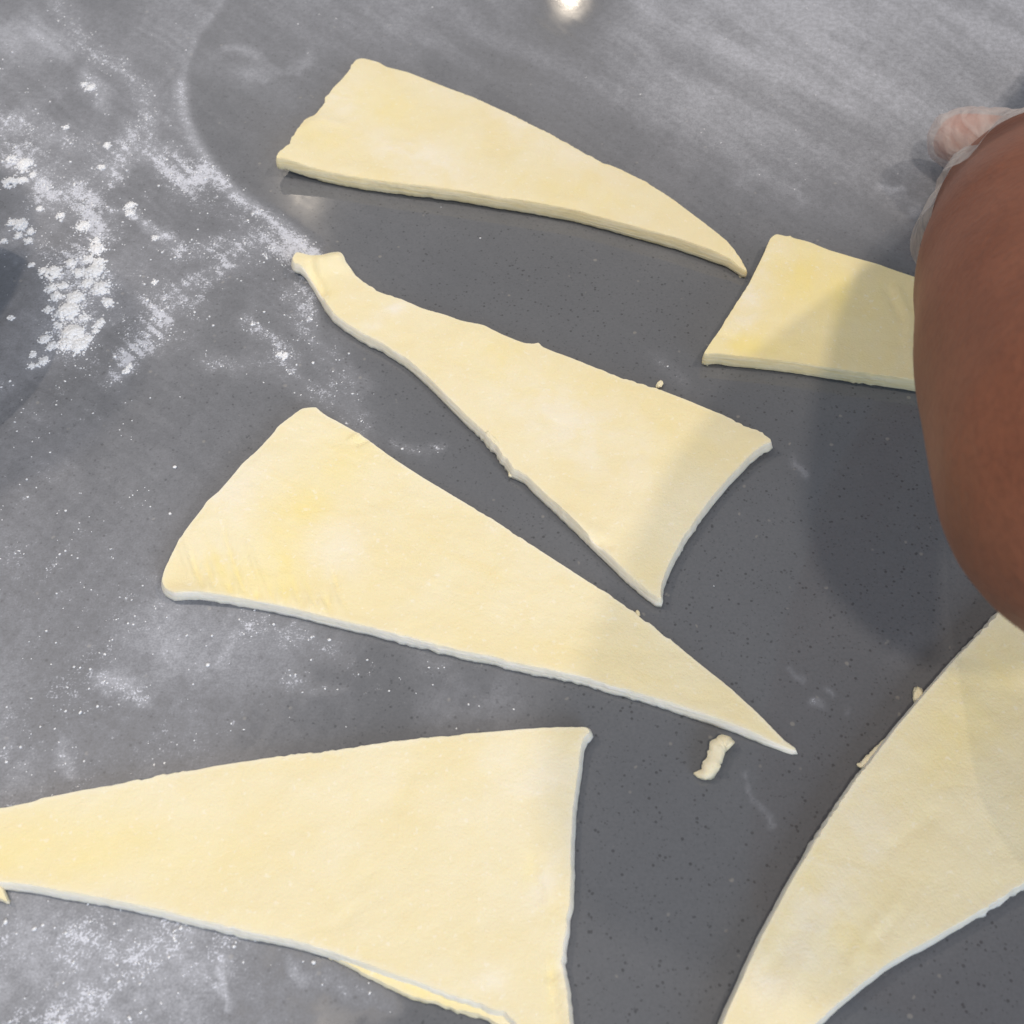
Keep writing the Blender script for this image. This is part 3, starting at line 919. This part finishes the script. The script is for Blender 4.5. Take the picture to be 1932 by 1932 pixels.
def crumb(name, px, py, r, label, seed, sq=(1.0, .7)):
    v, f = ico(3)
    rn = np.random.default_rng(seed)
    w = 1 + .75 * (fbm(v[:, 0] * 2 + 5, v[:, 1] * 2 + v[:, 2] * 1.7, seed, 3) - .5) * 2
    v = v * w[:, None] * np.array([r * sq[0], r * sq[1], r * .6])
    a = rn.uniform(0, 3.14); c, s = math.cos(a), math.sin(a)
    v = np.stack([v[:, 0] * c - v[:, 1] * s, v[:, 0] * s + v[:, 1] * c, v[:, 2]], 1)
    p = pix(px, py, r * .4)
    v = v + np.array([p.x, p.y, -v[:, 2].min() - .0001])
    me = mesh_np(name, v, f)
    for k in ('side', 'butter', 'dust'): add_attr(me, k, np.full(len(v), .6 if k == 'side' else 0.0))
    return link(name, me, DS, cat='dough crumb', group='dough crumbs on the countertop', label=label)


crumb('dough_crumb', 1731, 1316, 0.0023, 'tiny dough crumb touching the straight edge of the mottled dough triangle', 4, (0.75, 1.25))
crumb('dough_crumb', 1245, 727, 0.0016, 'tiny dough crumb beside the upper edge of the curled-tip triangle', 5, (.8, 1.2))
crumb('dough_crumb', 1204, 1158, 0.0010, 'speck of dough on the edge of the butter-streaked triangle', 6)

# shreds that still hang on their pieces
sA = [pix(a, b, z) for a, b, z in ((918, 815, .0052), (934, 832, .0050), (950, 852, .0042), (962, 872, .0032), (966, 884, .0020), (963, 900, .0012))]
link('dough_strand', tube_mesh('dough_strand', sA, [.0005, .0008, .0009, .0010, .0011, .0007], seed=2), DS, parent=tri2)
sB = [pix(a, b, z) for a, b, z in ((966, 884, .0015), (978, 890, .0015), (990, 896, .0025))]
link('dough_strand', tube_mesh('dough_strand', sB, [.0010, .0012, .0008], seed=3), DS, parent=tri2)
sC = [pix(a, b, z) for a, b, z in ((1224, 1128, .0012), (1236, 1132, .0014), (1248, 1134, .0012))]
link('dough_strand', tube_mesh('dough_strand', sC, [.0005, .0007, .0004], seed=5, rag=.25), DS, parent=tri2)
sD = [pix(a, b, z) for a, b, z in ((1617, 1441, .0014), (1626, 1444, .0018), (1640, 1432, .0024), (1660, 1412, .0024), (1682, 1388, .0020))]
link('dough_sliver', tube_mesh('dough_sliver', sD, [.0003, .0010, .0013, .0012, .0006], seed=6, flat=.7), DS, parent=tri6)
o8 = sc([(-90, 1090), (-20, 1115), (6, 1140), (22, 1170), (42, 1222), (30, 1216), (0, 1200), (-60, 1190), (-110, 1160)], 0, 1302, .3268)
m8 = slab_mesh('dough_scrap', o8, 0.0030, bulge=.0003, seed=50, step=.0007, inner=.001, smooth=1)
link('dough_scrap', m8, DS, cat='dough scrap', group='dough scraps on the countertop',
     label='pointed dough scrap under the narrow end of the largest triangle')


# ------------------------------------------------------------------ vessel added just out of view to cast the left-edge shadow
def build_shadow_bowl(cx, cy, r, h):
    prof = [(0.45 * r, 0.0), (0.50 * r, 0.004), (0.72 * r, 0.25 * h), (0.92 * r, 0.62 * h), (r, h), (r * .985, h + .0015), (r * .955, h),
            (0.87 * r, 0.62 * h), (0.67 * r, 0.28 * h), (0.42 * r, 0.008), (0.0005, 0.006)]
    n = 64
    V = [(cx + a * math.cos(2 * math.pi * k / n), cy + a * math.sin(2 * math.pi * k / n), z) for a, z in prof for k in range(n)]
    F = [(i * n + k, i * n + (k + 1) % n, (i + 1) * n + (k + 1) % n, (i + 1) * n + k) for i in range(len(prof) - 1) for k in range(n)]
    me = mesh_np('shadow_bowl', V, F)
    m, nt, N, L, P = new_mat('blue_grey_ceramic')
    L.new(n_mix(nt, n_noise(nt, n_coord(nt), 40, 3), (0.20, 0.24, 0.30), (0.26, 0.30, 0.36)), P.inputs['Base Color'])
    P.inputs['Roughness'].default_value = 0.3
    link('shadow_bowl', me, m, cat='shadow_bowl', label='small blue-grey ceramic vessel added out of view to cast the left-edge shadow')


build_shadow_bowl(-0.256, 0.084, 0.064, 0.080)


# ------------------------------------------------------------------ the person's bare arm with a gloved hand
def body_mesh(name, joints, edges, voxel, iters=10):
    """one continuous tapering surface along the bones: overlapping rounds fused into a single skin"""
    VV, FF, base = [], [], 0
    for a, b in edges:
        (p, r), (q, t) = joints[a], joints[b]
        tv, tf = ico(3 if max(r, t) > .02 else 2)
        n = max(2, int((q - p).length / (min(r, t) * 0.12)))
        for k in range(n + 1):
            u = k / n
            w = u * u * (3 - 2 * u)
            VV.append(tv * (r + (t - r) * w) + np.array(p.lerp(q, u)))
            FF.append(tf + base); base += len(tv)
    me = mesh_np(name, np.concatenate(VV), np.concatenate(FF))
    o = bpy.data.objects.new(name, me)
    C.objects.link(o)
    rm = o.modifiers.new('remesh', 'REMESH'); rm.mode = 'VOXEL'; rm.voxel_size = voxel
    sm = o.modifiers.new('smooth', 'SMOOTH'); sm.factor = .5; sm.iterations = iters
    dg = bpy.context.evaluated_depsgraph_get()
    ev = bpy.data.meshes.new_from_object(o.evaluated_get(dg))
    bpy.data.objects.remove(o)
    ev.name = name
    for p in ev.polygons: p.use_smooth = True
    return ev


E = pixd(2182, 878, 0.262)         # elbow
M1 = pixd(2085, 690, 0.300)
M2 = pixd(2024, 540, 0.335)
M3 = pixd(1985, 430, 0.385)
Wr = pixd(2015, 360, 0.470)        # wrist
J = {}
J['shoulder'] = (Vector((0.43, -0.13, 0.29)), 0.062)
J['upper'] = (E.lerp(Vector((0.43, -0.13, 0.29)), 0.5), 0.052)
J['chest'] = (Vector((0.575, -0.09, 0.23)), 0.125)
J['far_shoulder'] = (Vector((0.68, 0.02, 0.29)), 0.075)
J['waist'] = (Vector((0.585, -0.09, -0.02)), 0.120)
J['hips'] = (Vector((0.59, -0.09, -0.26)), 0.135)
J['neck'] = (Vector((0.55, -0.05, 0.42)), 0.055)
J['elbow'] = (E, 0.0475)
J['fore1'] = (M1, 0.0465)
J['fore2'] = (M2, 0.0435)
J['fore3'] = (M3, 0.0385)
J['wrist'] = (Wr, 0.0265)
palm = pix(2048, 268, 0.040)
J['palm'] = (palm, 0.0205)
bases = {'index': (2020, 176, 0.04), 'middle': (2074, 158, 0.043), 'ring': (2126, 168, 0.041), 'little': (2174, 190, 0.036)}
mids = {'index': (2038, 108, 0.036), 'middle': (2106, 86, 0.038), 'ring': (2170, 100, 0.036), 'little': (2226, 136, 0.032)}
dips = {'index': (2060, 60, 0.022), 'middle': (2134, 36, 0.022), 'ring': (2202, 52, 0.022), 'little': (2264, 100, 0.02)}
tips = {'index': (2072, 38, 0.009), 'middle': (2146, 14, 0.009), 'ring': (2216, 30, 0.009), 'little': (2280, 82, 0.009)}
torso_edges = [('shoulder', 'chest'), ('chest', 'far_shoulder'), ('chest', 'waist'), ('waist', 'hips')]
edges = torso_edges + [('chest', 'neck'), ('shoulder', 'upper'), ('upper', 'elbow'), ('elbow', 'fore1'), ('fore1', 'fore2'), ('fore2', 'fore3'), ('fore3', 'wrist'), ('wrist', 'palm')]
hand_edges = []
for k in bases:
    J[k + '0'] = (pix(*bases[k]), .0135); J[k + '1'] = (pix(*mids[k]), .0095); J[k + '2'] = (pix(*dips[k]), .0085); J[k + '3'] = (pix(*tips[k]), .0068)
    hand_edges += [('palm', k + '0'), (k + '0', k + '1'), (k + '1', k + '2'), (k + '2', k + '3')]
J['thumb0'] = (pix(1945, 292, .036), .0155)
J['thumb1'] = (pix(1868, 268, .032), .0115)
J['thumb2'] = (pix(1812, 258, .026), .0105)
J['thumb3'] = (pix(1792, 272, .016), .0080)
hand_edges += [('palm', 'thumb0'), ('thumb0', 'thumb1'), ('thumb1', 'thumb2'), ('thumb2', 'thumb3')]
arm_me = body_mesh('person', J, edges + hand_edges, 0.0022, 16)
hv = np.array([v.co[:] for v in arm_me.vertices])
pd = np.min(np.stack([np.linalg.norm(hv - np.array(J[k][0]), axis=1) for k in ('thumb2', 'thumb3', 'index3', 'middle3', 'ring3', 'little3')]), 0)
add_attr(arm_me, 'palm', sstep(.030, .012, pd))
person = link('person', arm_me, mat_skin(), cat='person',
              label='bare brown forearm with elbow bent, reaching over the dough with a gloved hand')

GL = mat_glove()
GJ = {}
for k, (p, r) in J.items():
    if k in ('shoulder', 'upper', 'elbow', 'fore1', 'fore2', 'fore3', 'chest', 'far_shoulder', 'waist', 'hips', 'neck'): continue
    GJ[k] = (p, r + .0022)
g_me = body_mesh('glove', GJ, [('wrist', 'palm')] + hand_edges, 0.0015, 5)
gv = np.array([v.co[:] for v in g_me.vertices]); gn = np.array([v.normal[:] for v in g_me.vertices])
wr = fbm(gv[:, 0] * 150 + gv[:, 2] * 120, gv[:, 1] * 110, 61, 3) - .4
gv = gv + gn * (wr * .0026)[:, None]
gv[:, 2] = np.maximum(gv[:, 2], 0.0006)
g_me.vertices.foreach_set('co', gv.astype(np.float32).ravel())
glove = link('glove', g_me, GL, parent=person)


# loose open cuff of the glove around the wrist
def cuff():
    a0 = J['palm'][0].lerp(Wr, .55); a1 = M3.lerp(M2, 0.42)
    ax = (a1 - a0).normalized()
    u = ax.cross(Vector((0, 0, 1))).normalized(); v = u.cross(ax).normalized()
    cen = [a0, Wr, M3, a1]
    cum = [0.0]
    for p, q in zip(cen[:-1], cen[1:]): cum.append(cum[-1] + (q - p).length)
    at = lambda t: Vector([float(np.interp(t * cum[-1], cum, [c[i] for c in cen])) for i in range(3)])
    V, F = [], []
    nr, ns = 26, 96
    for i in range(nr):
        t = i / (nr - 1)
        c = at(t)
        for k in range(ns):
            th = 2 * math.pi * k / ns
            r = 0.0295 + 0.0085 * t + 0.0030 * t ** 4
            r += 0.0012 * t * math.sin(5 * th + 1.3 + 2 * t) + 0.0010 * (0.3 + t) * math.sin(11 * th + 4 * t + .5)
            r += 0.0006 * math.sin(17 * th + 9 * t)
            V.append(c + u * math.cos(th) * r * 1.05 + v * math.sin(th) * r + ax * (.006 * t * math.sin(3 * th + .4)))
    for i in range(nr - 1):
        for k in range(ns):
            F.append((i * ns + k, i * ns + (k + 1) % ns, (i + 1) * ns + (k + 1) % ns, (i + 1) * ns + k))
    me = bpy.data.meshes.new('glove_cuff')
    me.from_pydata([(p.x, p.y, max(p.z, .0008)) for p in V], [], F)
    for p in me.polygons: p.use_smooth = True
    return link('glove_cuff', me, GL, parent=glove)


cuff()

# short-sleeved shirt on the upper body, outside the picture
SJ = {k: (J[k][0], J[k][1] + .010) for k in ('shoulder', 'chest', 'far_shoulder', 'waist', 'hips')}
SJ['sleeve_end'] = (J['shoulder'][0].lerp(J['upper'][0], .65), .068)
link('shirt', body_mesh('shirt', SJ, torso_edges + [('shoulder', 'sleeve_end')], 0.006, 8), mat_cloth(), parent=person)
